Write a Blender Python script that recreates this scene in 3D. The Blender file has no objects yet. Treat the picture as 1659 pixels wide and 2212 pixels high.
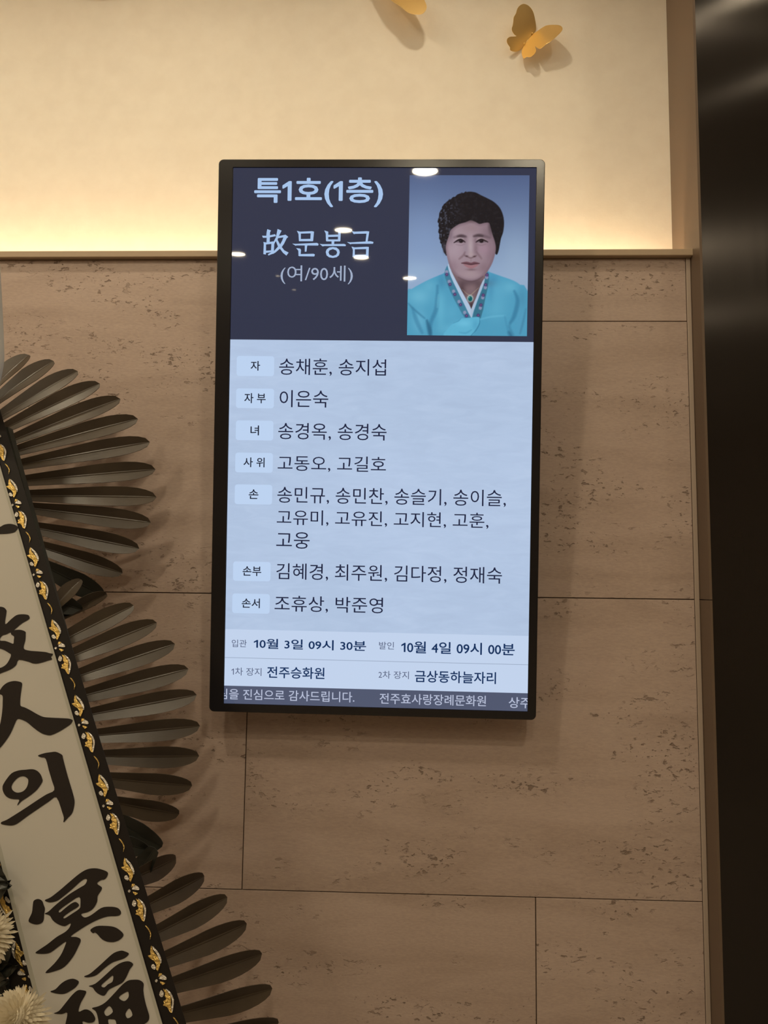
import bpy, bmesh, math, random, re
import numpy as np
from mathutils import Vector, Matrix

random.seed(7)
sc = bpy.context.scene
COL = sc.collection
PI = math.pi

# ------------------------------------------------------------------ camera
W, H, F = 1659.0, 2212.0, 1661.0
EYE = Vector((0.0, 0.0, 1.35))
def rot(yaw, pitch, roll):
    """camera-style frame: columns are right, down, forward"""
    a, b, g = (math.radians(v) for v in (yaw, pitch, roll))
    return (Matrix.Rotation(a, 3, 'Z') @ Matrix.Rotation(b, 3, 'X')
            @ Matrix(((1, 0, 0), (0, 0, 1), (0, -1, 0))) @ Matrix.Rotation(g, 3, 'Z'))
RC = rot(2.0487, 5.5799, -0.7052)
cd = bpy.data.cameras.new('camera'); cam = bpy.data.objects.new('camera', cd); COL.objects.link(cam)
cd.sensor_fit = 'HORIZONTAL'; cd.sensor_width = 36.0; cd.lens = 36.0 * F / W
cd.clip_start = 0.02
r_, d_, f_ = RC.col[0], RC.col[1], RC.col[2]
M4 = Matrix((r_, -d_, -f_)).transposed().to_4x4(); M4.translation = EYE
cam.matrix_world = M4
sc.camera = cam

# ------------------------------------------------------------------ world, exposure
world = bpy.data.worlds.new('world'); sc.world = world; world.use_nodes = True
world.node_tree.nodes['Background'].inputs['Color'].default_value = (0.02, 0.018, 0.015, 1)
vs = sc.view_settings
vs.view_transform = 'Standard'; vs.look = 'None'; vs.gamma = 1.0; vs.use_curve_mapping = False
vs.exposure = 0.0
LAMP = 240.0        # downlight radiance
LED = 46.0         # cove strip radiance
WARM = (1.0, 0.86, 0.61)

# ------------------------------------------------------------------ geometry of the place
YS = 1.85          # face of the travertine wainscot
YP = 1.976         # upper plaster
YO = 1.79          # front of the dark column on the right
ZC = 3.2           # ceiling
def ray(px, py):
    return RC @ Vector(((px - W / 2) / F, (py - H / 2) / F, 1.0))
def at(px, py, y):
    d = ray(px, py); return EYE + d * (y / d.y)
def on_plane(px, py, p0, n):
    d = ray(px, py); return EYE + d * ((p0 - EYE).dot(n) / d.dot(n))

# ------------------------------------------------------------------ helpers
def srgb(r, g, b):
    def f(c):
        c /= 255.0
        return c / 12.92 if c <= 0.04045 else ((c + 0.055) / 1.055) ** 2.4
    return (f(r), f(g), f(b), 1.0)
def mesh_obj(name, verts, faces, mat=None, parent=None, smooth=False):
    me = bpy.data.meshes.new(name); me.from_pydata([tuple(v) for v in verts], [], faces); me.update()
    return link_mesh(name, me, mat, parent, smooth)
def link_mesh(name, me, mat=None, parent=None, smooth=False):
    o = bpy.data.objects.new(name, me); COL.objects.link(o)
    if mat: me.materials.append(mat)
    if parent: o.parent = parent
    if smooth:
        for p in me.polygons: p.use_smooth = True
    return o
def bm_obj(name, bm, mat=None, parent=None, smooth=False):
    bmesh.ops.recalc_face_normals(bm, faces=bm.faces)
    me = bpy.data.meshes.new(name); bm.to_mesh(me); bm.free()
    return link_mesh(name, me, mat, parent, smooth)
def box(bm, x0, x1, y0, y1, z0, z1, bevel=0.0):
    r = bmesh.ops.create_cube(bm, size=1.0)
    bmesh.ops.scale(bm, verts=r['verts'], vec=(x1 - x0, y1 - y0, z1 - z0))
    bmesh.ops.translate(bm, verts=r['verts'], vec=((x0 + x1) / 2, (y0 + y1) / 2, (z0 + z1) / 2))
    if bevel:
        es = list({e for v in r['verts'] for e in v.link_edges})
        bmesh.ops.bevel(bm, geom=es, offset=bevel, segments=2, affect='EDGES', profile=0.6)
def box_obj(name, dims, mat, parent=None, bevel=0.0):
    bm = bmesh.new(); box(bm, *dims, bevel=bevel); return bm_obj(name, bm, mat, parent)
def tube(bm, pts, rad, n=8):
    rings = []
    for i, p in enumerate(pts):
        p = Vector(p)
        t = (Vector(pts[min(i + 1, len(pts) - 1)]) - Vector(pts[max(i - 1, 0)])).normalized()
        a = t.orthogonal().normalized(); b = t.cross(a)
        rr = rad[i] if isinstance(rad, (list, tuple)) else rad
        rings.append([bm.verts.new(p + (a * math.cos(2 * PI * k / n) + b * math.sin(2 * PI * k / n)) * rr) for k in range(n)])
    for A, B in zip(rings, rings[1:]):
        for k in range(n):
            bm.faces.new((A[k], A[(k + 1) % n], B[(k + 1) % n], B[k]))
    bm.faces.new(rings[0]); bm.faces.new(rings[-1])
def empty(name, loc, label=None, cat=None, group=None):
    o = bpy.data.objects.new(name, None); COL.objects.link(o); o.location = loc
    o.empty_display_size = 0.05
    return tag(o, label, cat, group)
def tag(o, label=None, cat=None, group=None, kind=None):
    if label: o['label'] = label
    if cat: o['category'] = cat
    if group: o['group'] = group
    if kind: o['kind'] = kind
    return o
def catmull(pts, n=4, closed=True):
    out = []; N = len(pts)
    for i in range(N if closed else N - 1):
        p = [np.array(pts[(i + k) % N] if closed else pts[min(max(i + k, 0), N - 1)], float) for k in (-1, 0, 1, 2)]
        for j in range(n):
            t = j / n
            out.append(0.5 * (2 * p[1] + (p[2] - p[0]) * t + (2 * p[0] - 5 * p[1] + 4 * p[2] - p[3]) * t * t
                              + (3 * p[1] - p[0] - 3 * p[2] + p[3]) * t ** 3))
    if not closed: out.append(np.array(pts[-1], float))
    return out
def fill(contours):
    """2D contours (outer, holes) -> verts, faces through a filled curve"""
    cu = bpy.data.curves.new('tmp', 'CURVE'); cu.dimensions = '2D'; cu.fill_mode = 'BOTH'
    for c in contours:
        sp = cu.splines.new('POLY'); sp.points.add(len(c) - 1); sp.use_cyclic_u = True
        for p, q in zip(sp.points, c): p.co = (q[0], q[1], 0, 1)
    return curve_mesh(cu)
def curve_mesh(cu):
    o = bpy.data.objects.new('tmp', cu); COL.objects.link(o)
    bpy.context.view_layer.update()
    dg = bpy.context.evaluated_depsgraph_get()
    me = o.evaluated_get(dg).to_mesh()
    v = [tuple(x.co) for x in me.vertices]; f = [tuple(p.vertices) for p in me.polygons]
    o.evaluated_get(dg).to_mesh_clear()
    bpy.data.objects.remove(o); bpy.data.curves.remove(cu)
    return v, f

# ------------------------------------------------------------------ materials
def mat(name, color=(0.5, 0.5, 0.5, 1), rough=0.5, metal=0.0, spec=0.5, emit=None, estr=1.0, **kw):
    m = bpy.data.materials.new(name); m.use_nodes = True
    b = m.node_tree.nodes['Principled BSDF']
    b.inputs['Base Color'].default_value = color if len(color) == 4 else (*color, 1)
    b.inputs['Roughness'].default_value = rough; b.inputs['Metallic'].default_value = metal
    b.inputs['Specular IOR Level'].default_value = spec
    if emit:
        b.inputs['Emission Color'].default_value = emit if len(emit) == 4 else (*emit, 1)
        b.inputs['Emission Strength'].default_value = estr
    for k, v in kw.items(): b.inputs[k.replace('_', ' ')].default_value = v
    return m
def nd(m, typ, **kw):
    n = m.node_tree.nodes.new(typ)
    for k, v in kw.items(): setattr(n, k, v)
    return n
def lk(m, a, b): m.node_tree.links.new(a, b)
def bsdf(m): return m.node_tree.nodes['Principled BSDF']
def coords(m, scale=(1, 1, 1), rnd=False):
    tc = nd(m, 'ShaderNodeTexCoord'); mp = nd(m, 'ShaderNodeMapping'); mp.inputs['Scale'].default_value = scale
    if rnd:
        oi = nd(m, 'ShaderNodeObjectInfo'); va = nd(m, 'ShaderNodeVectorMath', operation='SCALE')
        co = nd(m, 'ShaderNodeCombineXYZ'); ml = nd(m, 'ShaderNodeMath', operation='MULTIPLY'); ml.inputs[1].default_value = 37.0
        lk(m, oi.outputs['Random'], ml.inputs[0])
        for k in range(3): lk(m, ml.outputs[0], co.inputs[k])
        ad = nd(m, 'ShaderNodeVectorMath', operation='ADD')
        lk(m, tc.outputs['Object'], ad.inputs[0]); lk(m, co.outputs[0], ad.inputs[1]); lk(m, ad.outputs[0], mp.inputs[0])
    else:
        lk(m, tc.outputs['Object'], mp.inputs[0])
    return mp.outputs[0]
def noise(m, vec, scale, detail=4, rough=0.5, dist=0.0):
    n = nd(m, 'ShaderNodeTexNoise'); n.inputs['Scale'].default_value = scale; n.inputs['Detail'].default_value = detail
    n.inputs['Roughness'].default_value = rough; n.inputs['Distortion'].default_value = dist
    lk(m, vec, n.inputs['Vector']); return n.outputs['Fac']
def ramp(m, fac, stops):
    r = nd(m, 'ShaderNodeValToRGB'); e = r.color_ramp.elements
    while len(e) < len(stops): e.new(0.5)
    for el, (p, c) in zip(e, stops): el.position = p; el.color = c if len(c) == 4 else (*c, 1)
    lk(m, fac, r.inputs[0]); return r.outputs[0]
def math2(m, op, a, b):
    n = nd(m, 'ShaderNodeMath', operation=op)
    for i, v in enumerate((a, b)):
        if isinstance(v, (int, float)): n.inputs[i].default_value = v
        else: lk(m, v, n.inputs[i])
    return n.outputs[0]
def mix(m, fac, a, b):
    n = nd(m, 'ShaderNodeMix', data_type='RGBA')
    if isinstance(fac, (int, float)): n.inputs['Factor'].default_value = fac
    else: lk(m, fac, n.inputs['Factor'])
    for k, v in (('A', a), ('B', b)):
        s = [i for i in n.inputs if i.name == k and i.type == 'RGBA'][0]
        if isinstance(v, tuple): s.default_value = v
        else: lk(m, v, s)
    return [o for o in n.outputs if o.type == 'RGBA'][0]
def bump(m, h, strength, dist=0.002):
    b = nd(m, 'ShaderNodeBump'); b.inputs['Strength'].default_value = strength; b.inputs['Distance'].default_value = dist
    lk(m, h, b.inputs['Height']); lk(m, b.outputs[0], bsdf(m).inputs['Normal'])

def travertine():
    m = mat('travertine', rough=0.55, spec=0.35)
    v = coords(m, (1, 1, 1), rnd=True)
    vs_ = coords(m, (1.0, 1.0, 5.0), rnd=True)
    base = noise(m, vs_, 2.2, 6, 0.55, 0.6)
    c1 = ramp(m, base, [(0.30, (0.40, 0.302, 0.262)), (0.5, (0.47, 0.363, 0.32)), (0.72, (0.53, 0.415, 0.37))])
    fine = noise(m, coords(m, (1, 1, 3.5), rnd=True), 90, 3, 0.6)
    c2 = mix(m, 0.16, c1, ramp(m, fine, [(0.3, (0.22, 0.15, 0.10)), (0.7, (0.66, 0.50, 0.36))]))
    band = ramp(m, noise(m, coords(m, (1.0, 1.0, 2.6), rnd=True), 3.6, 3, 0.6, 0.4), [(0.48, (0, 0, 0)), (0.61, (1, 1, 1))])
    pn = noise(m, coords(m, (1.0, 1.0, 1.9), rnd=True), 54, 4, 0.60, 0.25)
    pits = ramp(m, pn, [(0.596, (0, 0, 0)), (0.655, (1, 1, 1))])
    pn2 = noise(m, coords(m, (1.0, 1.0, 1.7), rnd=True), 150, 2, 0.5)
    pits2 = ramp(m, pn2, [(0.69, (0, 0, 0)), (0.73, (1, 1, 1))])
    pit = math2(m, 'MULTIPLY', band, math2(m, 'MAXIMUM', pits, pits2))
    col = mix(m, math2(m, 'MULTIPLY', pit, 0.62), c2, (0.125, 0.076, 0.048, 1))
    lk(m, col, bsdf(m).inputs['Base Color'])
    bump(m, math2(m, 'SUBTRACT', math2(m, 'MULTIPLY', fine, 0.08), pit), 0.75, 0.003)
    return m
def plaster():
    m = mat('plaster', rough=0.62, spec=0.3)
    v = coords(m)
    n1 = noise(m, v, 140, 5, 0.6); n2 = noise(m, v, 22, 3, 0.5)
    lk(m, mix(m, 1.0, ramp(m, n2, [(0.3, (0.84, 0.775, 0.69)), (0.7, (0.88, 0.82, 0.735))]), ramp(m, n2, [(0.3, (0.84, 0.775, 0.69)), (0.7, (0.88, 0.82, 0.735))])), bsdf(m).inputs['Base Color'])
    h = math2(m, 'ADD', math2(m, 'MULTIPLY', n1, 0.5), n2)
    bump(m, h, 0.16, 0.003)
    return m
def leafmat(name, c1, c2, rough):
    m = mat(name, rough=rough, spec=0.45)
    n = noise(m, coords(m, (1, 1, 1), rnd=True), 9, 4)
    lk(m, ramp(m, n, [(0.3, c1), (0.7, c2)]), bsdf(m).inputs['Base Color'])
    n2 = noise(m, coords(m, (6, 6, 90), rnd=True), 8, 3)
    bump(m, n2, 0.15, 0.001)
    return m
M = {}
M['stone'] = travertine()
M['plaster'] = plaster()
M['grout'] = mat('dark_joint', (0.075, 0.045, 0.028), 0.9)
M['cap'] = mat('ledge_paint', (0.44, 0.33, 0.225), 0.45, spec=0.4)
M['edge'] = mat('stone_edge_trim', (0.42, 0.335, 0.275), 0.5, spec=0.3)
M['ceiling'] = mat('ceiling_paint', (0.72, 0.68, 0.61), 0.8)
M['roomwall'] = mat('room_wall', (0.55, 0.45, 0.34), 0.7)
M['floor'] = mat('floor_tile', (0.30, 0.25, 0.20), 0.25)
M['trim'] = mat('bronze_trim', (0.145, 0.10, 0.07), 0.42, spec=0.4)
M['bezel'] = mat('black_plastic', (0.012, 0.011, 0.013), 0.22, spec=0.5)
M['bezel_matte'] = mat('black_housing', (0.02, 0.019, 0.019), 0.5)
M['leaf'] = leafmat('palm_leaf', (0.046, 0.033, 0.023), (0.076, 0.056, 0.038), 0.32)
M['leafdark'] = leafmat('dark_leaf', (0.02, 0.022, 0.018), (0.035, 0.036, 0.028), 0.4)
M['white_satin'] = mat('white_satin', (0.50, 0.475, 0.435), 0.45, spec=0.35)
M['hem'] = mat('satin_hem', (0.40, 0.385, 0.33), 0.4, spec=0.4)
M['black_satin'] = mat('black_satin', (0.012, 0.009, 0.008), 0.5, spec=0.25)
M['ink'] = mat('black_ink', (0.018, 0.013, 0.011), 0.6, spec=0.25)
M['gold_foil'] = mat('gold_foil', (0.80, 0.56, 0.18), 0.28, 0.85)
M['silver_foil'] = mat('silver_foil', (0.80, 0.76, 0.70), 0.25, 0.6)
M['butterfly'] = mat('brushed_gold', (0.95, 0.70, 0.31), 0.33, 0.9)
M['petal'] = mat('white_petal', (0.80, 0.72, 0.56), 0.6, spec=0.3, Subsurface_Weight=0.0)
M['steel'] = mat('dark_steel', (0.06, 0.06, 0.06), 0.4, 0.8)
M['lamp_ring'] = mat('white_ring', (0.8, 0.78, 0.74), 0.4)
M['lamp'] = mat('lamp_lens', (0.8, 0.8, 0.8), 0.4, emit=WARM, estr=LAMP)
_lm = {}
def lamp_mat(p):
    if p not in _lm: _lm[p] = mat('lamp_lens_dimmed', (0.8, 0.8, 0.8), 0.4, emit=WARM, estr=LAMP * p)
    return _lm[p]
M['led'] = mat('led_diffuser', (0.8, 0.8, 0.8), 0.5, emit=(1.0, 0.77, 0.46), estr=LED)
for k in ('gold_foil', 'silver_foil'):
    bump(M[k], noise(M[k], coords(M[k]), 260, 3, 0.6), 0.9, 0.004)
def brushed():
    m = mat('brushed_dark_metal', (0.046, 0.040, 0.037), 0.30, 0.75)
    b = bsdf(m)
    n = noise(m, coords(m, (160, 160, 0.6)), 6, 3, 0.6)
    lk(m, ramp(m, n, [(0.3, (0.20, 0.20, 0.20)), (0.7, (0.25, 0.25, 0.25))]), b.inputs['Roughness'])
    b.inputs['Anisotropic'].default_value = 1.0
    tg = nd(m, 'ShaderNodeTangent', direction_type='RADIAL', axis='Z')
    lk(m, tg.outputs[0], b.inputs['Tangent'])
    b.inputs['Anisotropic Rotation'].default_value = 0.0
    return m
M['brushed'] = brushed()

# ------------------------------------------------------------------ the setting
XR = at(1452, 420, YP).x * 0.5 + at(1512, 420, YO).x * 0.5       # left face of the dark column
XS = at(1503.5, 1100, YS).x                                       # right end of the stone
XL, XE, YB = -3.0, 3.2, -6.2
zl_top = at(900, 539.2, YS - 0.016).z
zl_bot = at(900, 553, YS - 0.016).z

wall = box_obj('wall_back', (XL, XR + 0.02, YP, YP + 0.06, 0, ZC), M['plaster'])
tag(wall, 'cream plaster wall washed by warm cove light above the stone wainscot', kind='structure')
tag(box_obj('floor', (XL, XE, YB, YP + 0.06, -0.06, 0), M['floor']), 'polished hall floor', kind='structure')
tag(box_obj('ceiling', (XL, XE, YB, YP + 0.06, ZC, ZC + 0.06), M['ceiling']), 'white hall ceiling', kind='structure')
tag(box_obj('wall_left', (XL - 0.06, XL, YB, YP + 0.06, 0, ZC), M['roomwall']), 'beige side wall of the hall', kind='structure')
tag(box_obj('wall_front', (XL, XE, YB - 0.06, YB, 0, ZC), M['roomwall']), 'beige wall behind the viewer', kind='structure')
tag(box_obj('wall_far_right', (XE, XE + 0.06, YB, YP + 0.06, 0, ZC), M['roomwall']), 'beige wall at the far right of the hall', kind='structure')
wr = box_obj('wall_right', (XR + 0.002, XE, YO, YP + 0.06, 0, ZC), M['brushed'])
tag(wr, 'dark brushed metal cladding to the right of the stone wall', kind='structure')
# bronze return strips on the left face of the dark column (joint at the wainscot row)
zj = at(1530, 1296, YO).z
for z0, z1 in ((0.0, zj - 0.001), (zj + 0.001, ZC)):
    box_obj('corner_strip', (XR - 0.004, XR + 0.002, YO - 0.0005, YP - 0.001, z0, z1), M['trim'], wr)

# stone slabs, each a part of the wall
j1 = at(1330, 694, YS).z; j2 = at(830, 1286.5, YS).z; j3 = at(980, 1934, YS).z
xb = at(528, 1730, YS).x; xc = at(1158, 2070, YS).x
xm = at(800, 900, YS).x
xw = xc - 1.46
g = 0.0011
def slab(x0, x1, z0, z1, dy=0.0):
    x1 = min(x1, XS - 0.0087)
    return box_obj('travertine_slab', (x0 + g, x1 - g, YS + dy, YS + 0.03, z0 + g, z1 - g), M['stone'], wall, bevel=0.0009)
zt = zl_bot
slab(xw - 0.0, xm, j2, zt); slab(xm, XS, j1, zt, 0.0003); slab(xm, XS, j2, j1)
slab(xb, XS, j3, j2); slab(xb - 1.33, xb, j3, j2, 0.0004)
slab(XL, xb - 1.33, j3, j2); slab(XL, xw, j2, zt)
z4 = j3 - (j2 - j3)
slab(xc, XS, z4, j3); slab(xw, xc, z4, j3, 0.0003); slab(XL, xw, z4, j3)
slab(xb, XS, 0.0, z4); slab(xb - 1.33, xb, 0.0, z4); slab(XL, xb - 1.33, 0, z4)
box_obj('end_trim', (XS - 0.0085, XR - 0.0045, YS - 0.0012, YS + 0.034, 0, zt), M['edge'], wall, bevel=0.002)
box_obj('slab_backing', (XL, XS - 0.004, YS + 0.005, YS + 0.034, 0, zt), M['grout'], wall)
# ledge along the top of the wainscot and the cove behind it
xe = at(1498, 545, YS - 0.016).x
led_ = box_obj('trim_1', (XL, xe, YS - 0.016, YS + 0.045, zl_bot, zl_top), M['cap'], bevel=0.002)
tag(led_, 'beige ledge capping the travertine wainscot', kind='structure')
cove = box_obj('trim_2', (XL, XR - 0.006, YS + 0.035, YP, zl_top - 0.10, zl_top - 0.09), M['cap'])
tag(cove, 'bottom of the light cove behind the ledge', kind='structure')
strip = box_obj('led_strip', (XL + 0.05, XR - 0.03, YS + 0.048, YS + 0.062, zl_top - 0.089, zl_top - 0.079), M['led'])
tag(strip, 'warm LED strip hidden in the cove behind the stone ledge', 'light strip')
bm = bmesh.new(); tube(bm, [(xe - 0.0005, YS - 0.012, zl_bot + 0.001), (xe - 0.0005, YS - 0.012, zl_top - 0.001)], 0.0045, 10)
bm_obj('end_cap', bm, M['cap'], led_)

# ------------------------------------------------------------------ downlights in the ceiling
DL = [
 (0.053, -1.044, 0.068, 1.0, 'ceiling downlight mirrored at the top edge of the screen above the portrait'),
 (-0.518, -2.249, 0.060, 0.4, 'ceiling downlight mirrored above the large name in the dark header'),
 (-1.451, -2.948, 0.060, 0.4, 'ceiling downlight mirrored at the left edge of the dark screen header'),
 (-0.447, -3.075, 0.060, 0.4, 'ceiling downlight mirrored under the last syllable of the large name'),
 (-0.049, -3.893, 0.060, 0.4, 'ceiling downlight mirrored at the left edge of the portrait'),
 (-1.266, -3.776, 0.020, 0.06, 'small ceiling spot mirrored left of the age line'),
 (-1.218, -4.427, 0.020, 0.06, 'small ceiling spot mirrored below the age line'),
 (0.05, 1.36, 0.037, 1.0, 'wall washing ceiling spot above the whole butterfly'),
 (-0.66, 1.36, 0.037, 1.0, 'added ceiling spot brightening the middle of the plaster wall'),  # added to lift the brightness of the upper plaster
 (-1.38, 1.36, 0.037, 1.0, 'added ceiling spot brightening the left part of the plaster wall'),  # unseen spot added to brighten the plaster on this side
 (1.15, 1.40, 0.034, 0.6, 'ceiling spot mirrored as the highest streak in the dark metal cladding'),
 (0.62, 1.15, 0.034, 0.6, 'added ceiling spot brightening the right end of the plaster wall'),  # added to brighten this end, also leaves a faint streak in the cladding
 (1.50, 1.08, 0.026, 0.6, 'ceiling spot mirrored as the second bright streak in the dark metal cladding'),
 (-2.50, -2.30, 0.066, 1.0, 'added fill downlight in the far left corner of the hall'),  # unseen lamp added as fill light for the hall
 (-1.90, 0.45, 0.066, 1.0, 'added fill downlight to the left of the wreath'),  # added for even ambient light from the left
 (-0.85, 0.25, 0.072, 1.0, 'added fill downlight over the space in front of the wreath'),  # added overhead lamp that raises the general light level
 (0.62, -0.62, 0.088, 1.0, 'added fill downlight just behind the viewer on the right'),  # added fill, sized up to brighten the stone on the right
 (-2.10, -1.20, 0.066, 1.0, 'added fill downlight near the left wall of the hall'),  # unseen source added for general fill
 (1.35, -1.70, 0.080, 0.4, 'added fill downlight further behind the viewer on the right'),  # added fill for the right side, set to match a cladding streak
]
def downlight(x, y, r, power, label):
    t = empty('ceiling_downlight', (x, y, ZC), label, 'downlight', 'round downlights in the hall ceiling')
    bm = bmesh.new()
    n = 32; prof = [(r * 1.28, 0.0), (r * 1.28, -0.004), (r * 1.05, -0.006), (r * 1.0, 0.0)]
    rings = [[bm.verts.new((R * math.cos(2 * PI * k / n), R * math.sin(2 * PI * k / n), z)) for k in range(n)] for R, z in prof]
    for A, B in zip(rings, rings[1:]):
        for k in range(n): bm.faces.new((A[k], A[(k + 1) % n], B[(k + 1) % n], B[k]))
    bm_obj('trim_ring', bm, M['lamp_ring'], t)
    bm = bmesh.new(); bmesh.ops.create_circle(bm, cap_ends=True, radius=r, segments=n)
    bmesh.ops.translate(bm, verts=bm.verts, vec=(0, 0, -0.002))
    bm_obj('lens', bm, M['lamp'] if power == 1.0 else lamp_mat(power), t)

# ------------------------------------------------------------------ the wall display
TVC = EYE + Vector((-0.07411, 1.70914, 0.33635))
TR = rot(-0.0749, 5.4076, 0.4693)
tr, tu = TR.col[0].copy(), -TR.col[1]
tn = tr.cross(tu)
TV = empty('wall_display', TVC, 'tall black framed screen with a white notice and portrait on the stone wall', 'screen')
TVM = Matrix((tr, tu, tn)).transposed().to_4x4(); TVM.translation = TVC
TV.matrix_world = TVM
def uv(px, py):
    p = on_plane(px, py, TVC, tn) - TVC
    return p.dot(tr), p.dot(tu)
def rrect(x0, x1, y0, y1, r, n=6):
    out = []
    for cx, cy, a0 in ((x1 - r, y1 - r, 0), (x0 + r, y1 - r, PI / 2), (x0 + r, y0 + r, PI), (x1 - r, y0 + r, 1.5 * PI)):
        for k in range(n + 1):
            a = a0 + k * PI / 2 / n; out.append((cx + r * math.cos(a), cy + r * math.sin(a)))
    return out
def loft(name, rings, m, parent, cap0=True, cap1=True, smooth=False):
    bm = bmesh.new(); L = [[bm.verts.new(p) for p in r] for r in rings]
    n = len(L[0])
    for A, B in zip(L, L[1:]):
        for k in range(n): bm.faces.new((A[k], A[(k + 1) % n], B[(k + 1) % n], B[k]))
    if cap0: bm.faces.new(L[0])
    if cap1: bm.faces.new(L[-1])
    return bm_obj(name, bm, m, parent, smooth)
AW, AH = 0.685 / 2, 1.2178 / 2
ox0, oy1 = uv(473.5, 345); ox1, _ = uv(1176, 345.5); _, oy0 = uv(800, 1545.5)
ox0 = (ox0 + uv(452, 1535)[0]) / 2; ox1 = (ox1 + uv(1158.5, 1554)[0]) / 2
def ring(x0, x1, y0, y1, r, z): return [(x, y, z) for x, y in rrect(x0, x1, y0, y1, r)]
loft('frame', [ring(ox0 + .004, ox1 - .004, oy0 + .004, oy1 - .004, .010, -.030), ring(ox0, ox1, oy0, oy1, .011, -.026), ring(ox0, ox1, oy0, oy1, .011, 0.0015),
               ring(ox0 + .0016, ox1 - .0016, oy0 + .0016, oy1 - .0016, .0095, .003), ring(-AW - .0006, AW + .0006, -AH - .0006, AH + .0006, .0004, .003),
               ring(-AW - .0006, AW + .0006, -AH - .0006, AH + .0006, .0004, -.002)], M['bezel'], TV, True, True)
bm = bmesh.new(); box(bm, -0.26, 0.26, -0.52, 0.40, -0.062, -0.028, 0.008); bm_obj('rear_housing', bm, M['bezel_matte'], TV)
# tilting bracket: two arms from the housing to the wall (wall distance along the panel normal)
brk = empty('tilt_bracket', (0, 0, 0)); brk.parent = TV
TVI = TVM.inverted()
def wl(u, v, w=-0.06):
    p = TVM @ Vector((u, v, w)); q = Vector((p.x, YS - 0.0005, p.z)); return (TVI @ q)
bpy.data.objects.remove(brk)
for u in (-0.15, 0.15):
    for v in (0.22, -0.25):
        bm = bmesh.new(); tube(bm, [(u, v, -0.06), wl(u, v)], 0.009, 8)
        bm_obj('bracket_arm', bm, M['steel'], TV)

def screen_mat(name, col, rough=0.022):
    return mat(name, (0.004, 0.004, 0.005, 1), rough, emit=col, estr=1.0, spec=0.5)
def quad(name, pts, z, m, parent):
    return mesh_obj(name, [(x, y, z) for x, y in pts], [tuple(range(len(pts)))], m, parent)
def hrow(px0, py0, px1, py1):
    """screen height of a horizontal edge seen through two pixels"""
    return (uv(px0, py0)[1] + uv(px1, py1)[1]) / 2
M['navy'] = screen_mat('screen_navy', srgb(50, 54, 74))
M['tile'] = screen_mat('screen_tile', srgb(188, 210, 240))
M['sheet'] = screen_mat('screen_sheet', srgb(193, 210, 236))
M['rule'] = screen_mat('screen_rule', srgb(150, 165, 190))
M['band'] = screen_mat('screen_band', srgb(78, 86, 110))
M['t_white'] = screen_mat('lettering_pale', srgb(165, 194, 232))
M['t_soft'] = screen_mat('lettering_soft', srgb(160, 174, 200))
M['t_name'] = screen_mat('lettering_navy', srgb(24, 32, 62))
M['t_bold'] = screen_mat('lettering_blue', srgb(18, 48, 92))
M['t_role'] = screen_mat('lettering_ink', srgb(28, 34, 52))
M['t_grey'] = screen_mat('lettering_grey', srgb(92, 102, 130))
M['t_band'] = screen_mat('lettering_band', srgb(180, 188, 212))
def paper():
    m = screen_mat('screen_paper', srgb(178, 197, 226))
    tc = nd(m, 'ShaderNodeTexCoord'); mp = nd(m, 'ShaderNodeMapping'); mp.inputs['Scale'].default_value = (4.0, 16.0, 1.0)
    lk(m, tc.outputs['Object'], mp.inputs[0])
    n = noise(m, mp.outputs[0], 3.0, 7, 0.62, 0.8)
    n2 = noise(m, tc.outputs['Object'], 2.4, 3, 0.5)
    c = ramp(m, n, [(0.30, srgb(172, 190, 218)), (0.5, srgb(177, 196, 224)), (0.72, srgb(185, 203, 230))])
    c = mix(m, 0.35, c, ramp(m, n2, [(0.3, srgb(166, 186, 213)), (0.7, srgb(187, 206, 235))]))
    lk(m, c, bsdf(m).inputs['Emission Color'])
    return m
M['paper'] = paper()
DISP = quad('display_panel', [(-AW, -AH), (AW, -AH), (AW, AH), (-AW, AH)], 0.0, M['navy'], TV)
DISP['label'] = 'lit glossy screen with dark header and pale notice'
yh = hrow(499, 732.8, 1152, 739.5); ys = hrow(487, 1359.6, 1143, 1373); yr = hrow(486, 1420.4, 1142, 1435.8); yt = hrow(484.8, 1481.4, 1140.5, 1497)
Z1, Z2, Z3 = 0.00015, 0.0003, 0.00045
quad('name_sheet', [(-AW, ys), (AW, ys), (AW, yh), (-AW, yh)], Z1, M['paper'], DISP)
quad('date_sheet', [(-AW, yt), (AW, yt), (AW, ys), (-AW, ys)], Z1, M['sheet'], DISP)
quad('rule_line', [(-AW, yr - .0006), (AW, yr - .0006), (AW, yr + .0006), (-AW, yr + .0006)], Z2, M['rule'], DISP)
quad('ticker_band', [(-AW, -AH), (AW, -AH), (AW, yt), (-AW, yt)], Z1, M['band'], DISP)
for a, b, c, d in ((511.6, 768.9, 591.9, 812.8), (510.4, 838.9, 591.4, 882.3), (509.9, 908, 590, 951.7), (508.7, 977.5, 589, 1021.4),
                   (507.5, 1046.2, 587.6, 1090.1), (503.9, 1212.5, 584.2, 1256), (502.2, 1281.7, 582.3, 1325.9)):
    x0, y1 = uv(a, (b + 0.0)); x1, y0 = uv(c, d)
    quad('role_tile', rrect(x0, x1, y0, y1, 0.006, 5), Z2, M['tile'], DISP)
def glyphs(t, off=0.0):
    cu = bpy.data.curves.new('tmp', 'FONT'); cu.body = t; cu.offset = off; cu.resolution_u = 3
    return curve_mesh(cu)
BAR = max(p[0] for p in glyphs('|')[0])
FIG_H = max(p[1] for p in glyphs('4')[0])
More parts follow.
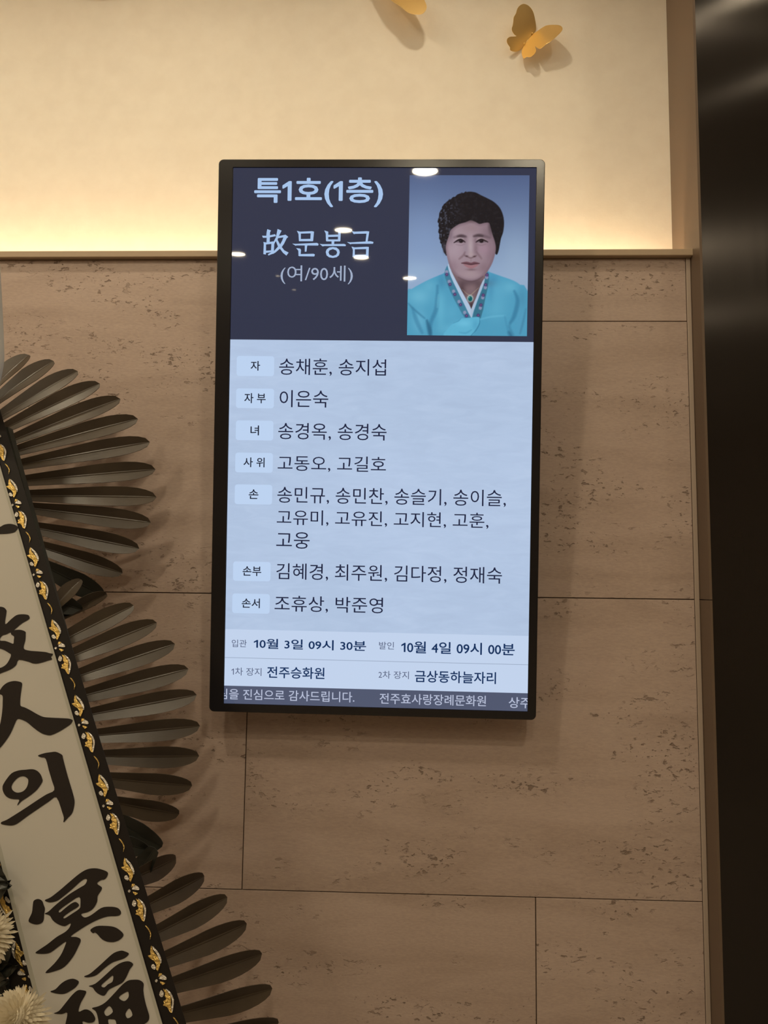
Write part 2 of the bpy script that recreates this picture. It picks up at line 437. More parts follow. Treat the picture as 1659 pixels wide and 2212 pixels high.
def text(name, s, box_px, m, bold=0.0, z=Z3, clip=None):
    """a line of print; the figure one gets a flag of its own (the built-in face draws it as a plain bar);
    heavier weights are the same outline laid down several times, shifted by a hair"""
    V, f, pen = [], [], 0.0
    for t in [q for q in re.split('(1|[023-9]+)', s) if q]:
        b = len(V)
        if t == '1':
            w, h, x = 0.088, FIG_H, 0.20
            V += [(pen + px_, py_, 0) for px_, py_ in ((x, 0), (x + w, 0), (x + w, h), (x + .3 * w, h), (.03, h - .15), (.03, h - .15 - 1.1 * w), (x, h - .04 - 1.05 * w))]
            f += [(b, b + 1, b + 2, b + 6), (b + 2, b + 3, b + 4, b + 6), (b + 4, b + 5, b + 6)]
            pen += x + w + 0.10
            continue
        kx = 0.88 if t[0].isdigit() else 1.0
        t2 = t.lstrip(' '); pen += 0.24 * (len(t) - len(t2))
        gv, gf = glyphs(t2.rstrip(' ')) if t2 else ([], [])
        V += [(p[0] * kx + pen, p[1], 0.0) for p in gv]; f += [tuple(i + b for i in q) for q in gf]
        if t2: pen += (max(p[0] for p in glyphs(t2 + '|')[0]) - BAR) * kx
    if bold:
        n0, V0, f0 = len(V), list(V), list(f)
        for k in range(8):
            dx, dy = bold * math.cos(k * PI / 4), bold * math.sin(k * PI / 4); b = len(V)
            V += [(p[0] + dx, p[1] + dy, 0.0) for p in V0]; f += [tuple(i + b for i in q) for q in f0]
    v = np.array(V); x0, y1 = uv(box_px[0], box_px[1]); x1, y0 = uv(box_px[2], box_px[3])
    lo, hi = v.min(0), v.max(0)
    v[:, 0] = x0 + (v[:, 0] - lo[0]) * (x1 - x0) / (hi[0] - lo[0])
    v[:, 1] = y0 + (v[:, 1] - lo[1]) * (y1 - y0) / (hi[1] - lo[1])
    v[:, 2] = z
    if clip:
        me = bpy.data.meshes.new('t'); me.from_pydata([tuple(q) for q in v], [], f)
        bm = bmesh.new(); bm.from_mesh(me)
        for cx, sgn in ((-AW + .0002, -1), (AW - .0002, 1)):
            bmesh.ops.bisect_plane(bm, geom=bm.verts[:] + bm.edges[:] + bm.faces[:], plane_co=(cx, 0, 0), plane_no=(sgn, 0, 0), clear_outer=True)
        return bm_obj(name, bm, m, DISP)
    return mesh_obj(name, v, f, m, DISP)
text('title_lettering', '특1호(1층)', (549.7, 383.2, 827, 447.8), M['t_white'], 0.020)
text('age_lettering', '(여/90세)', (606.4, 573.2, 761.9, 614.2), M['t_soft'], 0.0)
for s, b in (('자', (541.7, 779.8, 561.8, 800.8)), ('자 부', (528, 849, 573.8, 871.4)), ('녀', (541.3, 918.9, 559.4, 940.6)),
             ('사 위', (526.3, 987.9, 571.4, 1009.6)), ('손', (537.6, 1057, 558.1, 1078)), ('손부', (524.4, 1222.9, 564.2, 1244.6)), ('손서', (522.5, 1292.1, 561.3, 1313.8))):
    text('role_lettering', s, b, M['t_role'], 0.012)
for s, b in (('송채훈, 송지섭', (603.5, 773.8, 833.7, 813.5)), ('이은숙', (604.4, 842.5, 708.8, 880.6)), ('송경옥, 송경숙', (601.5, 913.1, 834.7, 953.4)),
             ('고동오, 고길호', (600.3, 983.5, 833.5, 1021.6)), ('송민규, 송민찬, 송슬기, 송이슬,', (599.6, 1051, 1092.5, 1095.6)),
             ('고유미, 고유진, 고지현, 고훈,', (598.4, 1100.5, 1055, 1142.7)), ('고웅', (597.2, 1148.7, 668.6, 1185.6)),
             ('김혜경, 최주원, 김다정, 정재숙', (597.2, 1216.2, 1084, 1262.5)), ('조휴상, 박준영', (593.6, 1286, 827, 1326.6))):
    text('name_lettering', s, b, M['t_name'], 0.0)
for s, b in (('입관', (500.8, 1381.3, 532.8, 1398.2)), ('발인', (819, 1386.1, 850.9, 1403)), ('1차 장지', (500.3, 1441.6, 564.7, 1460.2)), ('2차 장지', (817.8, 1448.8, 883.2, 1466.9))):
    text('caption_lettering', s, b, M['t_grey'], 0.004)
for s, b in (('10월 3일 09시 30분', (548.5, 1378.9, 790.8, 1406.6)), ('10월 4일 09시 00분', (867, 1384.5, 1111.7, 1416.3)),
             ('전주승화원', (577.4, 1439.2, 700.9, 1467.4)), ('금상동하늘자리', (896.4, 1447.6, 1071.2, 1477.8))):
    text('date_lettering', s, b, M['t_bold'], 0.014)
text('ticker_lettering', '심을 진심으로 감사드립니다.', (472.5, 1487.2, 765.5, 1517.6), M['t_band'], 0.006, clip=True)
text('ticker_lettering', '전주효사랑장례문화원', (820.2, 1497, 1049.5, 1526), M['t_band'], 0.006)
text('ticker_lettering', '상주', (1099, 1505.5, 1146, 1530.2), M['t_band'], 0.006, clip=True)

# the large name in a serif hand: strokes with their own outlines (traced at 5.53 px per px, origin 540,370)
NAME = [
 # 故
 [(145,770),(195,772),(200,725),(207,692),(252,708),(240,730),(238,765),(300,752),(312,775),(238,790),(236,845),(275,838),(300,850),(290,870),(285,985),(255,990),(252,968),(192,975),(190,995),(160,990),(165,870),(160,845),(198,852),(200,795),(155,795)],
 'hole', [(192,875),(256,868),(252,945),(192,950)],
 [(330,690),(378,710),(345,775),(425,758),(458,785),(440,800),(405,870),(380,905),(410,945),(462,972),(435,1008),(395,975),(358,925),(300,975),(220,1007),(215,990),(290,950),(335,900),(310,835),(298,850),(282,868),(275,855),(310,790)],
 'hole', [(335,800),(400,790),(385,830),(360,875),(330,820)],
 # 문
 [(560,712),(600,722),(740,716),(765,722),(755,830),(750,836),(595,836),(585,835),(580,750)], 'hole', [(608,745),(725,742),(722,808),(608,810)],
 [(505,865),(545,868),(800,856),(820,868),(815,888),(560,886),(545,890)],
 [(655,880),(688,880),(682,900),(675,960),(655,962),(655,920)],
 [(552,918),(600,925),(610,940),(606,990),(760,986),(776,995),(768,1018),(590,1015),(580,1012),(578,950)],
 # 봉
 [(888,708),(935,722),(935,760),(1055,757),(1052,722),(1045,706),(1085,715),(1080,832),(1075,838),(915,838),(908,830),(905,745)], 'hole', [(935,785),(1052,782),(1050,815),(935,815)],
 [(975,835),(1008,835),(1005,872),(975,872)],
 [(832,868),(870,872),(1125,868),(1146,878),(1142,895),(890,893),(868,898)],
 [(905,965),(915,935),(945,912),(990,905),(1035,912),(1065,938),(1073,970),(1062,1005),(1035,1027),(990,1036),(945,1028),(915,1005)], 'hole', [(938,968),(950,945),(990,930),(1030,945),(1042,970),(1030,998),(990,1012),(950,998)],
 # 금
 [(1215,716),(1250,722),(1395,716),(1425,720),(1405,845),(1380,845),(1392,745),(1260,748),(1240,752)],
 [(1158,845),(1200,850),(1440,836),(1475,845),(1470,866),(1215,868),(1200,873)],
 [(1213,900),(1250,910),(1395,902),(1420,905),(1415,1028),(1390,1028),(1388,1018),(1250,1022),(1225,1025),(1230,940)], 'hole', [(1252,932),(1388,930),(1386,995),(1252,998)],
]
def stroke_mesh(items, conv):
    V, Fc = [], []; i = 0
    while i < len(items):
        cs = [items[i]]; i += 1
        while i < len(items) and items[i] == 'hole':
            cs.append(items[i + 1]); i += 2
        v, f = fill(cs); b = len(V)
        V += [conv(p[0], p[1]) for p in v]; Fc += [tuple(k + b for k in q) for q in f]
    return V, Fc
def conv_name(x, y):
    u, v = uv(540 + x / 5.53, 370 + y / 5.53); return (u, v, Z3)
v, f = stroke_mesh(NAME, conv_name)
mesh_obj('large_name_lettering', v, f, M['t_white'], DISP)

# ------------------------------------------------------------------ the portrait shown on the screen (a flat picture in vertex colours)
def portrait():
    NX, NY = 250, 335
    s, t = np.meshgrid(np.linspace(0, 1, NX), np.linspace(0, 1, NY))
    X = (86 * (1 - s) + 1567 * s) * (1 - t) + (52 * (1 - s) + 1534 * s) * t
    Y = 50 + 1981 * t + 2 * s * t
    rng = np.random.RandomState(3)
    def vnoise(sc, seed):
        g = np.random.RandomState(seed).rand(64, 64); xi, yi = X / sc, Y / sc
        x0, y0 = np.floor(xi).astype(int), np.floor(yi).astype(int); fx, fy = xi - x0, yi - y0
        fx, fy = fx * fx * (3 - 2 * fx), fy * fy * (3 - 2 * fy); q = lambda a, b: g[b % 64, a % 64]
        return (q(x0, y0) * (1 - fx) + q(x0 + 1, y0) * fx) * (1 - fy) + (q(x0, y0 + 1) * (1 - fx) + q(x0 + 1, y0 + 1) * fx) * fy
    img = np.zeros((NY, NX, 3))
    def sd(poly, smooth=3):
        P = np.array(catmull(poly, smooth) if smooth else poly, float); Q = np.roll(P, -1, 0)
        d = np.full(X.shape, 1e9); ins = np.zeros(X.shape, bool)
        for (ax, ay), (bx, by) in zip(P, Q):
            ex, ey = bx - ax, by - ay; L = ex * ex + ey * ey + 1e-9
            h = np.clip(((X - ax) * ex + (Y - ay) * ey) / L, 0, 1)
            d = np.minimum(d, (X - ax - h * ex) ** 2 + (Y - ay - h * ey) ** 2)
            c = ((ay > Y) != (by > Y)) & (X < ex * (Y - ay) / (ey + 1e-9) + ax); ins ^= c
        d = np.sqrt(d); return np.where(ins, -d, d)
    def put(a, col):
        nonlocal img
        col = np.asarray(col, float); img = img * (1 - a[..., None]) + col * a[..., None]
    def sm(d, soft): return np.clip(0.5 - d / (2 * soft), 0, 1)
    def poly(p, col, soft=5, al=1.0, smooth=3): a = sm(sd(p, smooth), soft) * al; put(a, col); return a
    def line(p, w, col, soft=6, al=1.0):
        P = catmull(p, 5, False); d = np.full(X.shape, 1e9)
        for i, ((ax, ay), (bx, by)) in enumerate(zip(P, P[1:])):
            ex, ey = bx - ax, by - ay; L = ex * ex + ey * ey + 1e-9
            h = np.clip(((X - ax) * ex + (Y - ay) * ey) / L, 0, 1)
            u = (i + 0.5) / len(P); ww = w * (0.35 + 0.65 * math.sin(PI * min(max(u, .08), .92)))
            d = np.minimum(d, np.hypot(X - ax - h * ex, Y - ay - h * ey) - ww)
        put(sm(d, soft) * al, col)
    def blob(cx, cy, rx, ry, col, al, p=2.0, mask=None):
        a = np.exp(-(((X - cx) / rx) ** 2 + ((Y - cy) / ry) ** 2) ** (p / 2)) * al
        if mask is not None: a = a * mask
        put(a, col)
    # backdrop
    ty = np.clip((Y - 50) / 1250, 0, 1)[..., None]
    img = np.array([84, 101, 140.]) * (1 - ty) + np.array([150, 174, 206.]) * ty
    blob(250, 900, 350, 500, (136, 162, 205), 0.5); blob(1400, 1150, 220, 420, (158, 182, 208), 0.5); blob(200, 1250, 240, 140, (158, 186, 215), 0.5)
    # blouse
    body = [(40, 1520), (110, 1460), (230, 1390), (340, 1335), (450, 1288), (520, 1255), (560, 1185), (700, 1150), (1000, 1180), (1055, 1235), (1120, 1262), (1230, 1300), (1370, 1350), (1450, 1400), (1545, 1480), (1600, 2100), (0, 2100)]
    bmk = poly(body, (82, 160, 194), 6, 1.0, 2)
    for cx, cy, rx, ry, c, a in ((200, 1550, 150, 110, (116, 190, 218), .75), (470, 1700, 60, 260, (110, 190, 218), .6), (330, 1420, 90, 80, (112, 186, 214), .5), (600, 1750, 110, 140, (98, 178, 210), .5),
                                 (1180, 1480, 150, 160, (100, 176, 208), .55), (1150, 1700, 130, 140, (104, 182, 212), .5), (1330, 1430, 90, 70, (110, 184, 212), .6), (200, 1850, 90, 150, (118, 190, 220), .55),
                                 (1450, 1800, 60, 200, (88, 158, 194), .5), (640, 1950, 160, 60, (112, 192, 222), .6), (1120, 1330, 70, 60, (70, 140, 180), .6), (1480, 1560, 60, 120, (74, 138, 172), .5),
                                 (480, 1360, 50, 120, (66, 138, 176), .6), (1090, 1450, 40, 160, (72, 144, 182), .5)):
        blob(cx, cy, rx, ry, c, a, 2, bmk)
    for p, w, c, a in (([(70, 1640), (150, 1720), (270, 1820)], 9, (50, 112, 146), .7), ([(430, 1420), (425, 1580), (410, 1720), (350, 1870), (345, 2000)], 26, (56, 122, 158), .6), ([(120, 1700), (170, 1850), (240, 2000)], 26, (58, 124, 160), .5),
                       ([(300, 1850), (330, 1960), (345, 2050)], 26, (44, 96, 128), .7), ([(1380, 1480), (1420, 1600), (1380, 1780), (1330, 1870)], 26, (54, 120, 156), .65), ([(1310, 1980), (1340, 2030)], 22, (48, 104, 138), .7),
                       ([(1330, 1870), (1320, 1930), (1370, 2020)], 16, (64, 130, 164), .6), ([(1520, 1700), (1490, 1850), (1450, 2000)], 12, (60, 118, 150), .5), ([(440, 1530), (430, 1680)], 10, (120, 198, 224), .5),
                       ([(960, 1830), (1080, 1800), (1265, 1780)], 6, (120, 200, 228), .55), ([(1262, 1785), (1285, 1900), (1310, 2030)], 8, (64, 136, 172), .5)):
        line(p, w, c, 14, a)
    # neck
    poly([(590, 1190), (700, 1230), (1000, 1230), (1045, 1210), (1010, 1340), (930, 1530), (850, 1720), (770, 1580), (680, 1400), (610, 1290)], (124, 102, 108), 5)
    blob(840, 1385, 190, 45, (92, 74, 82), .8); blob(735, 1480, 40, 90, (70, 52, 58), .8); blob(930, 1470, 35, 100, (84, 66, 70), .6); blob(850, 1440, 70, 60, (136, 112, 116), .6); blob(850, 1660, 30, 70, (60, 46, 52), .8)
    # collar bands
    poly([(545, 1178), (572, 1165), (600, 1280), (700, 1480), (850, 1800), (850, 1830), (775, 1822), (690, 1680), (590, 1490), (545, 1370), (515, 1270)], (66, 128, 156), 5, 1, 2)
    poly([(1035, 1250), (1060, 1255), (1068, 1310), (1056, 1420), (1020, 1580), (965, 1815), (860, 1830), (920, 1620), (985, 1450), (1015, 1340)], (58, 116, 140), 5, 1, 2)
    poly([(556, 1168), (578, 1148), (604, 1240), (700, 1425), (790, 1590), (852, 1712), (852, 1818), (760, 1640), (670, 1460), (595, 1300)], (178, 200, 226), 4, 1, 2)
    poly([(1008, 1325), (1008, 1380), (950, 1530), (880, 1720), (850, 1818), (846, 1712), (905, 1570), (960, 1420)], (172, 192, 216), 4, 1, 2)
    line([(735, 1460), (790, 1510), (835, 1530), (880, 1495), (940, 1440)], 5, (170, 150, 130), 4, .75)
    blob(835, 1572, 40, 46, (178, 192, 190), 1.0, 8); blob(835, 1576, 28, 34, (14, 92, 96), 1.0, 8); blob(822, 1562, 9, 8, (120, 190, 190), .8)
    for x, y in ((545, 1245), (575, 1365), (630, 1485), (697, 1612), (768, 1745), (1040, 1312), (1022, 1437), (990, 1562), (960, 1690)):
        for k in range(5): blob(x + 12 * math.cos(k * 1.257), y + 13 * math.sin(k * 1.257), 9, 9, (176, 160, 196), .85)
    for x, y in ((546, 1278), (586, 1400), (646, 1523), (716, 1650), (790, 1786), (1042, 1280), (1026, 1402), (996, 1530), (968, 1652), (934, 1780)):
        for k in range(5): blob(x + 12 * math.cos(k * 1.257 + .6), y + 12 * math.sin(k * 1.257 + .6), 10, 10, (78, 48, 104), .9)
        blob(x, y, 6, 6, (190, 120, 150), .9)
    # bow
    poly([(505, 2050), (560, 1950), (625, 1880), (690, 1852), (720, 1822), (820, 1812), (905, 1800), (955, 1812), (945, 1880), (900, 1965), (830, 2040)], (98, 182, 214), 5, 1, 2)
    blob(760, 1880, 90, 40, (120, 202, 232), .6); blob(900, 1900, 40, 70, (80, 160, 196), .6)
    line([(700, 1990), (780, 2000), (850, 1960)], 10, (72, 150, 186), 8, .5); line([(950, 1812), (950, 1880), (905, 1965), (840, 2035)], 6, (50, 118, 152), 5, .7)
    line([(625, 1880), (690, 1852), (720, 1822)], 5, (60, 134, 170), 5, .6)
    # hair
    hair = [(440, 610), (455, 520), (500, 430), (560, 365), (650, 310), (720, 270), (820, 253), (900, 262), (970, 297), (1050, 335), (1130, 380), (1200, 450), (1240, 540), (1253, 640), (1242, 750), (1215, 830), (1198, 920), (1186, 980), (1164, 1030), (1130, 1005), (1000, 900), (700, 900), (560, 1040), (505, 1005), (490, 930), (462, 850), (446, 760), (440, 680)]
    d = sd(hair) + (vnoise(26, 5) - .5) * 22 * (X < 800)
    put(sm(d, 5), (31, 28, 32))
    hm = sm(d + 10, 8)
    tx = np.clip((vnoise(17, 8) - .58) * 4, 0, 1) * np.clip((760 - X) / 300, 0, 1) * hm
    put(tx * .8, (92, 97, 116)); put(np.clip((vnoise(24, 12) - .6) * 3, 0, 1) * hm * .25, (62, 60, 66))
    blob(515, 940, 18, 60, (72, 68, 80), .8)
    # face
    face = [(540, 905), (534, 955), (548, 1050), (568, 1130), (592, 1205), (650, 1277), (720, 1326), (800, 1353), (880, 1353), (960, 1322), (1030, 1262), (1072, 1200), (1112, 1120), (1142, 1020), (1150, 945), (1138, 870), (1108, 780), (1085, 700), (1065, 640), (1010, 640), (950, 652), (900, 628), (840, 610), (780, 632), (700, 655), (640, 692), (592, 735), (574, 800), (552, 860)]
    fd = sd(face); fm = sm(fd, 6)
    put(fm, (158, 136, 146))
    for cx, cy, rx, ry, c, a in ((640, 960, 130, 170, (176, 156, 168), .7), (700, 740, 110, 60, (166, 146, 154), .6), (850, 700, 130, 60, (150, 126, 132), .6), (1040, 760, 80, 120, (132, 110, 120), .7), (1090, 1000, 70, 220, (130, 106, 118), .7),
                                 (1000, 960, 80, 70, (164, 134, 150), .7), (840, 930, 32, 120, (184, 166, 172), .8), (850, 1030, 40, 26, (182, 160, 162), .6), (840, 1270, 130, 46, (170, 148, 154), .7), (620, 1180, 60, 80, (142, 118, 130), .6),
                                 (1010, 1200, 80, 80, (132, 108, 118), .7), (780, 960, 28, 80, (150, 134, 146), .5), (905, 960, 28, 90, (126, 102, 112), .6), (1090, 660, 30, 110, (62, 54, 58), .8), (850, 615, 120, 22, (84, 66, 66), .6), (600, 800, 30, 90, (120, 104, 116), .5)):
        blob(cx, cy, rx, ry, c, a, 2, fm)
    put(np.clip(1 - (-fd) / 40, 0, 1) * fm * .45, (104, 82, 94))
    # brows, eyes
    line([(640, 818), (690, 804), (735, 800), (785, 812)], 17, (104, 86, 94), 16, .75); line([(680, 806), (725, 800), (775, 808)], 15, (66, 52, 60), 12, .8); blob(770, 850, 26, 40, (128, 106, 116), .5)
    line([(880, 802), (940, 792), (1000, 800), (1075, 822)], 17, (100, 82, 90), 16, .75); line([(885, 804), (935, 794), (990, 800)], 15, (66, 52, 58), 12, .8); blob(905, 850, 26, 40, (118, 96, 106), .5)
    line([(655, 846), (700, 828), (752, 840)], 7, (180, 164, 166), 6, .8); line([(915, 846), (960, 828), (1025, 845)], 7, (172, 152, 154), 6, .8)
    for pts, ix, iy, lid in (([(648, 880), (690, 852), (725, 846), (768, 872), (730, 884), (690, 884)], 722, 864, [(636, 884), (680, 856), (724, 845), (772, 876)]),
                             ([(915, 874), (945, 853), (985, 846), (1040, 870), (1000, 884), (950, 884)], 974, 862, [(908, 876), (945, 852), (988, 845), (1052, 874)])):
        poly(pts, (122, 106, 116), 5, .95); blob(ix, iy, 27, 24, (30, 22, 26), 1.0, 6); blob(ix - 6, iy - 5, 5, 5, (120, 112, 122), .8); line(lid, 10, (38, 27, 33), 5, 1.0)
    line([(660, 906), (720, 916), (770, 900)], 6, (134, 112, 124), 8, .6); line([(915, 902), (970, 914), (1030, 900)], 6, (128, 104, 114), 8, .6)
    # nose
    line([(770, 1000), (750, 1040), (700, 1085)], 11, (118, 94, 102), 12, .7); line([(915, 1000), (945, 1040), (975, 1080)], 11, (116, 92, 100), 12, .65)
    line([(766, 1040), (795, 1055), (840, 1072), (880, 1060), (912, 1042)], 7, (104, 80, 86), 7, .8); blob(792, 1050, 18, 9, (70, 50, 56), .9); blob(888, 1052, 18, 9, (72, 52, 56), .9); line([(770, 1005), (764, 1030), (782, 1040)], 5, (128, 104, 112), 6, .6)
    line([(845, 1085), (845, 1112)], 10, (140, 116, 122), 9, .5)
    # mouth
    poly([(724, 1136), (790, 1118), (845, 1130), (890, 1118), (954, 1140), (890, 1158), (845, 1162), (790, 1156)], (112, 76, 86), 6)
    poly([(752, 1150), (845, 1160), (936, 1150), (900, 1186), (850, 1202), (800, 1190)], (160, 116, 124), 6); line([(728, 1137), (790, 1143), (845, 1152), (890, 1144), (950, 1140)], 6, (72, 44, 52), 5, .9)
    blob(850, 1216, 60, 14, (112, 88, 96), .7); line([(690, 1310), (760, 1345), (840, 1362), (920, 1345), (990, 1300)], 9, (92, 72, 80), 9, .7)
    img = np.clip(img, 0, 255) / 255.0
    lin = np.where(img <= 0.04045, img / 12.92, ((img + 0.055) / 1.055) ** 2.4) * 0.92
    TLu, TRu, BRu, BLu = [np.array(uv(*p)) for p in ((885.1, 378.6), (1143.8, 378.7), (1138.3, 725.6), (879.1, 724.6))]
    x0, x1 = (TLu[0] + BLu[0]) / 2, (TRu[0] + BRu[0]) / 2; y1, y0 = (TLu[1] + TRu[1]) / 2, (BLu[1] + BRu[1]) / 2
    verts = np.stack([x0 + (x1 - x0) * s, y1 + (y0 - y1) * t, np.full(s.shape, Z1)], -1).reshape(-1, 3)
    idx = np.arange(NX * NY).reshape(NY, NX)
    faces = np.stack([idx[1:, :-1], idx[1:, 1:], idx[:-1, 1:], idx[:-1, :-1]], -1).reshape(-1, 4)
    m = screen_mat('portrait_picture', (0, 0, 0, 1))
    va = nd(m, 'ShaderNodeVertexColor', layer_name='picture'); lk(m, va.outputs['Color'], bsdf(m).inputs['Emission Color'])
    me = bpy.data.meshes.new('portrait_photo'); me.from_pydata(verts.tolist(), [], faces.tolist())
    ca = me.color_attributes.new('picture', 'FLOAT_COLOR', 'POINT')
    ca.data.foreach_set('color', np.concatenate([lin.reshape(-1, 3), np.ones((NX * NY, 1))], 1).astype(np.float32).ravel())
    o = link_mesh('portrait_photo', me, m, DISP)
    o['label'] = 'portrait of an elderly person in a turquoise blouse with short dark hair'
portrait()

# ------------------------------------------------------------------ gold butterflies on the plaster
def butterfly(label, axis, wings, beads, tilt, conv, traced=True, off=0.006):
    """axis: two px points on the body line; wings: px outlines; tilt: lift of each wing in degrees"""
    A, B = at(*conv(*axis[0]), YP - off), at(*conv(*axis[1]), YP - off)
    t = empty('gold_butterfly', (A + B) / 2, label, 'wall ornament', 'gold butterflies on the plaster wall')
    t0 = t.location.copy(); ax = (B - A).normalized()
    for w, tl in zip(wings, tilt):
        pts = [conv(*p) for p in w]
        c = at(*np.mean(pts, 0), YP) - t0; c.y = 0
        side = (c - ax * c.dot(ax)).normalized()
        out = (side * math.cos(math.radians(tl)) + Vector((0, -1, 0)) * math.sin(math.radians(tl))).normalized()
        n = ax.cross(out).normalized()
        if traced:
            P = [on_plane(p[0], p[1], t0, n) - t0 for p in catmull(pts, 3)]
            loc2 = [(p.dot(ax), p.dot(out)) for p in P]
        else:
            P = [at(p[0], p[1], YP) - t0 for p in catmull(pts, 3)]
            loc2 = [(p.dot(ax), p.dot(side) * 1.25) for p in P]
        v, f = fill([loc2])
        vv = [ax * a + out * b + n * (0.05 * b * b / 0.06) * 0.25 for a, b, _ in v]
        o = mesh_obj('wing', vv, f, M['butterfly'], t)
        md = o.modifiers.new('thickness', 'SOLIDIFY'); md.thickness = 0.0007; md.offset = 0
    bm = bmesh.new()
    for b in beads:
        p = at(*conv(*b), YP - off - 0.003) - t0
        r = bmesh.ops.create_uvsphere(bm, u_segments=12, v_segments=8, radius=0.0026)
        bmesh.ops.translate(bm, verts=r['verts'], vec=p)
    tube(bm, [A - t0, B - t0], 0.0011, 8)
    tube(bm, [Vector((0, 0, 0)), Vector((0, off + 0.0005, 0))], 0.002, 8)
    bm_obj('body', bm, M['butterfly'], t, True)
LW = [(850,740),(858,620),(840,480),(800,300),(740,190),(660,120),(570,90),(480,130),(420,210),(390,310),(335,410),(325,500),(310,600),(285,690),(300,760),(350,830),(395,860),(330,872),(240,880),(180,920),(165,990),(190,1060),(240,1130),(240,1185),(290,1225),(370,1235),(450,1215),(520,1170),(590,1070),(680,950),(780,830)]
RW = [(780,830),(860,770),(1000,670),(1120,610),(1280,600),(1440,620),(1500,690),(1470,770),(1340,900),(1200,1010),(1110,1060),(1030,1130),(960,1170),(900,1150),(840,1110),(860,1180),(855,1250),(800,1320),(720,1370),(640,1360),(575,1400),(535,1340),(520,1250),(540,1160),(590,1070),(680,950)]
conv1 = lambda x, y: (1080 + x / 11.06, y / 11.06)
butterfly('whole gold butterfly with folded wings at the upper right of the plaster', [(800, 790), (570, 1085)], [LW, RW], [(778, 800), (585, 1040)], (41, 36), conv1)
W2 = [(812,-40),(835,-10),(845,0),(864,11.6),(881,24.6),(899,28.4),(913,26.6),(921,17),(920,6),(908,-14),(888,-30),(855,-42)]
W2b = [(812,-40),(838,-62),(870,-80),(900,-92),(925,-84),(930,-66),(905,-50),(880,-45),(850,-42)]
butterfly('gold butterfly cut by the top of the photo, lowest wing showing', [(806, -38), (852, -44)], [W2, W2b], [(815, -39), (835, -42)], (14, 30), lambda x, y: (x, y), True, 0.045)
W3 = [(205,-75),(185,-60),(178,-40),(195,-24),(220,-22),(245,-30),(262,-48),(258,-66),(240,-76)]
W3b = [(205,-78),(190,-95),(196,-115),(220,-128),(248,-122),(262,-102),(255,-86),(238,-78)]
butterfly('gold butterfly above the frame whose shadow shows at the upper left', [(200, -76), (252, -78)], [W3, W3b], [(210, -77), (238, -77)], (16, 30), lambda x, y: (x, y), True, 0.045)

# ------------------------------------------------------------------ the condolence ribbon
RP0 = at(150, 1450, 1.40); RTILT = 0.145
rn = Vector((0, -1, RTILT)).normalized()            # y = 1.40 + RTILT * (z - z0)
def rib(px, py, lift=0.0): return on_plane(px, py, RP0, rn) + rn * (lift)
if rn.y > 0: rn = -rn
# lines of the ribbon edges in the photo, carried on above and below the frame along straight lines
e_w0, e_w1 = rib(0, 1000), rib(353, 2212)           # right edge of the white band
e_b0, e_b1 = rib(8.5, 912), rib(398, 2196)          # outer edge of the black border
e_l0, e_l1 = rib(0, 1847), rib(93, 2212)            # left edge of the white band
def along(a, b, z): return a + (b - a) * ((z - a.z) / (b.z - a.z))
ZT, ZB = rib(0, 640).z, rib(353, 2212).z - 0.42
RIB = empty('condolence_ribbon', along(e_w0, e_w1, ZB), 'long white ribbon with black brush writing and gold trimmed black borders hanging over the wreath', 'ribbon')
R0 = RIB.location.copy()
def strip_mesh(name, La, Lb, m, lift, n=24, wav=0.0):
    V, Fc = [], []
    for i in range(n + 1):
        z = ZB + (ZT - ZB) * i / n
        for k, (a, b) in enumerate((La, Lb)):
            V.append(along(a, b, z) + rn * (lift + wav * math.sin(i * 1.1 + k)) - R0)
    for i in range(n): Fc.append((2 * i, 2 * i + 1, 2 * i + 3, 2 * i + 2))
    o = mesh_obj(name, V, Fc, m, RIB)
    md = o.modifiers.new('thickness', 'SOLIDIFY'); md.thickness = 0.0006; md.offset = -1
    return o
def shift(L, dx): return tuple(p + Vector((dx, 0, 0)) for p in L)
LW_, LB_, LL_ = (e_w0, e_w1), (e_b0, e_b1), (e_l0, e_l1)
bw = along(*LB_, e_w1.z).x - e_w1.x
strip_mesh('white_band', LL_, LW_, M['white_satin'], 0.004)
strip_mesh('black_border', shift(LW_, -0.012), LB_, M['black_satin'], 0.001)
strip_mesh('black_border', shift(LL_, -bw), shift(LL_, 0.012), M['black_satin'], 0.001)
strip_mesh('hem', shift(LW_, -0.0052), shift(LW_, -0.0004), M['hem'], 0.0047)
strip_mesh('hem', shift(LL_, 0.0004), shift(LL_, 0.0078), M['hem'], 0.0047)
def ink(sx, ox, oy, items):
    out = []
    for c in items: out.append(c if c == 'hole' else [tuple(p) for p in catmull([(ox + x / sx, oy + y / sx) for x, y in c], 3)])
    v, f = stroke_mesh(out, lambda x, y: rib(x, y, 0.0049) - R0)
    return mesh_obj('brush_character', v, f, M['ink'], RIB)
ink(4.425, 0, 680, [[(-190,1500),(-120,1480),(-95,1530),(-100,2020),(0,2035),(50,2012),(110,2003),(165,2018),(186,2045),(150,2082),(80,2097),(0,2100),(-60,2108),(-100,2110),(-95,2330),(-150,2400),(-165,2330),(-160,1600)]])
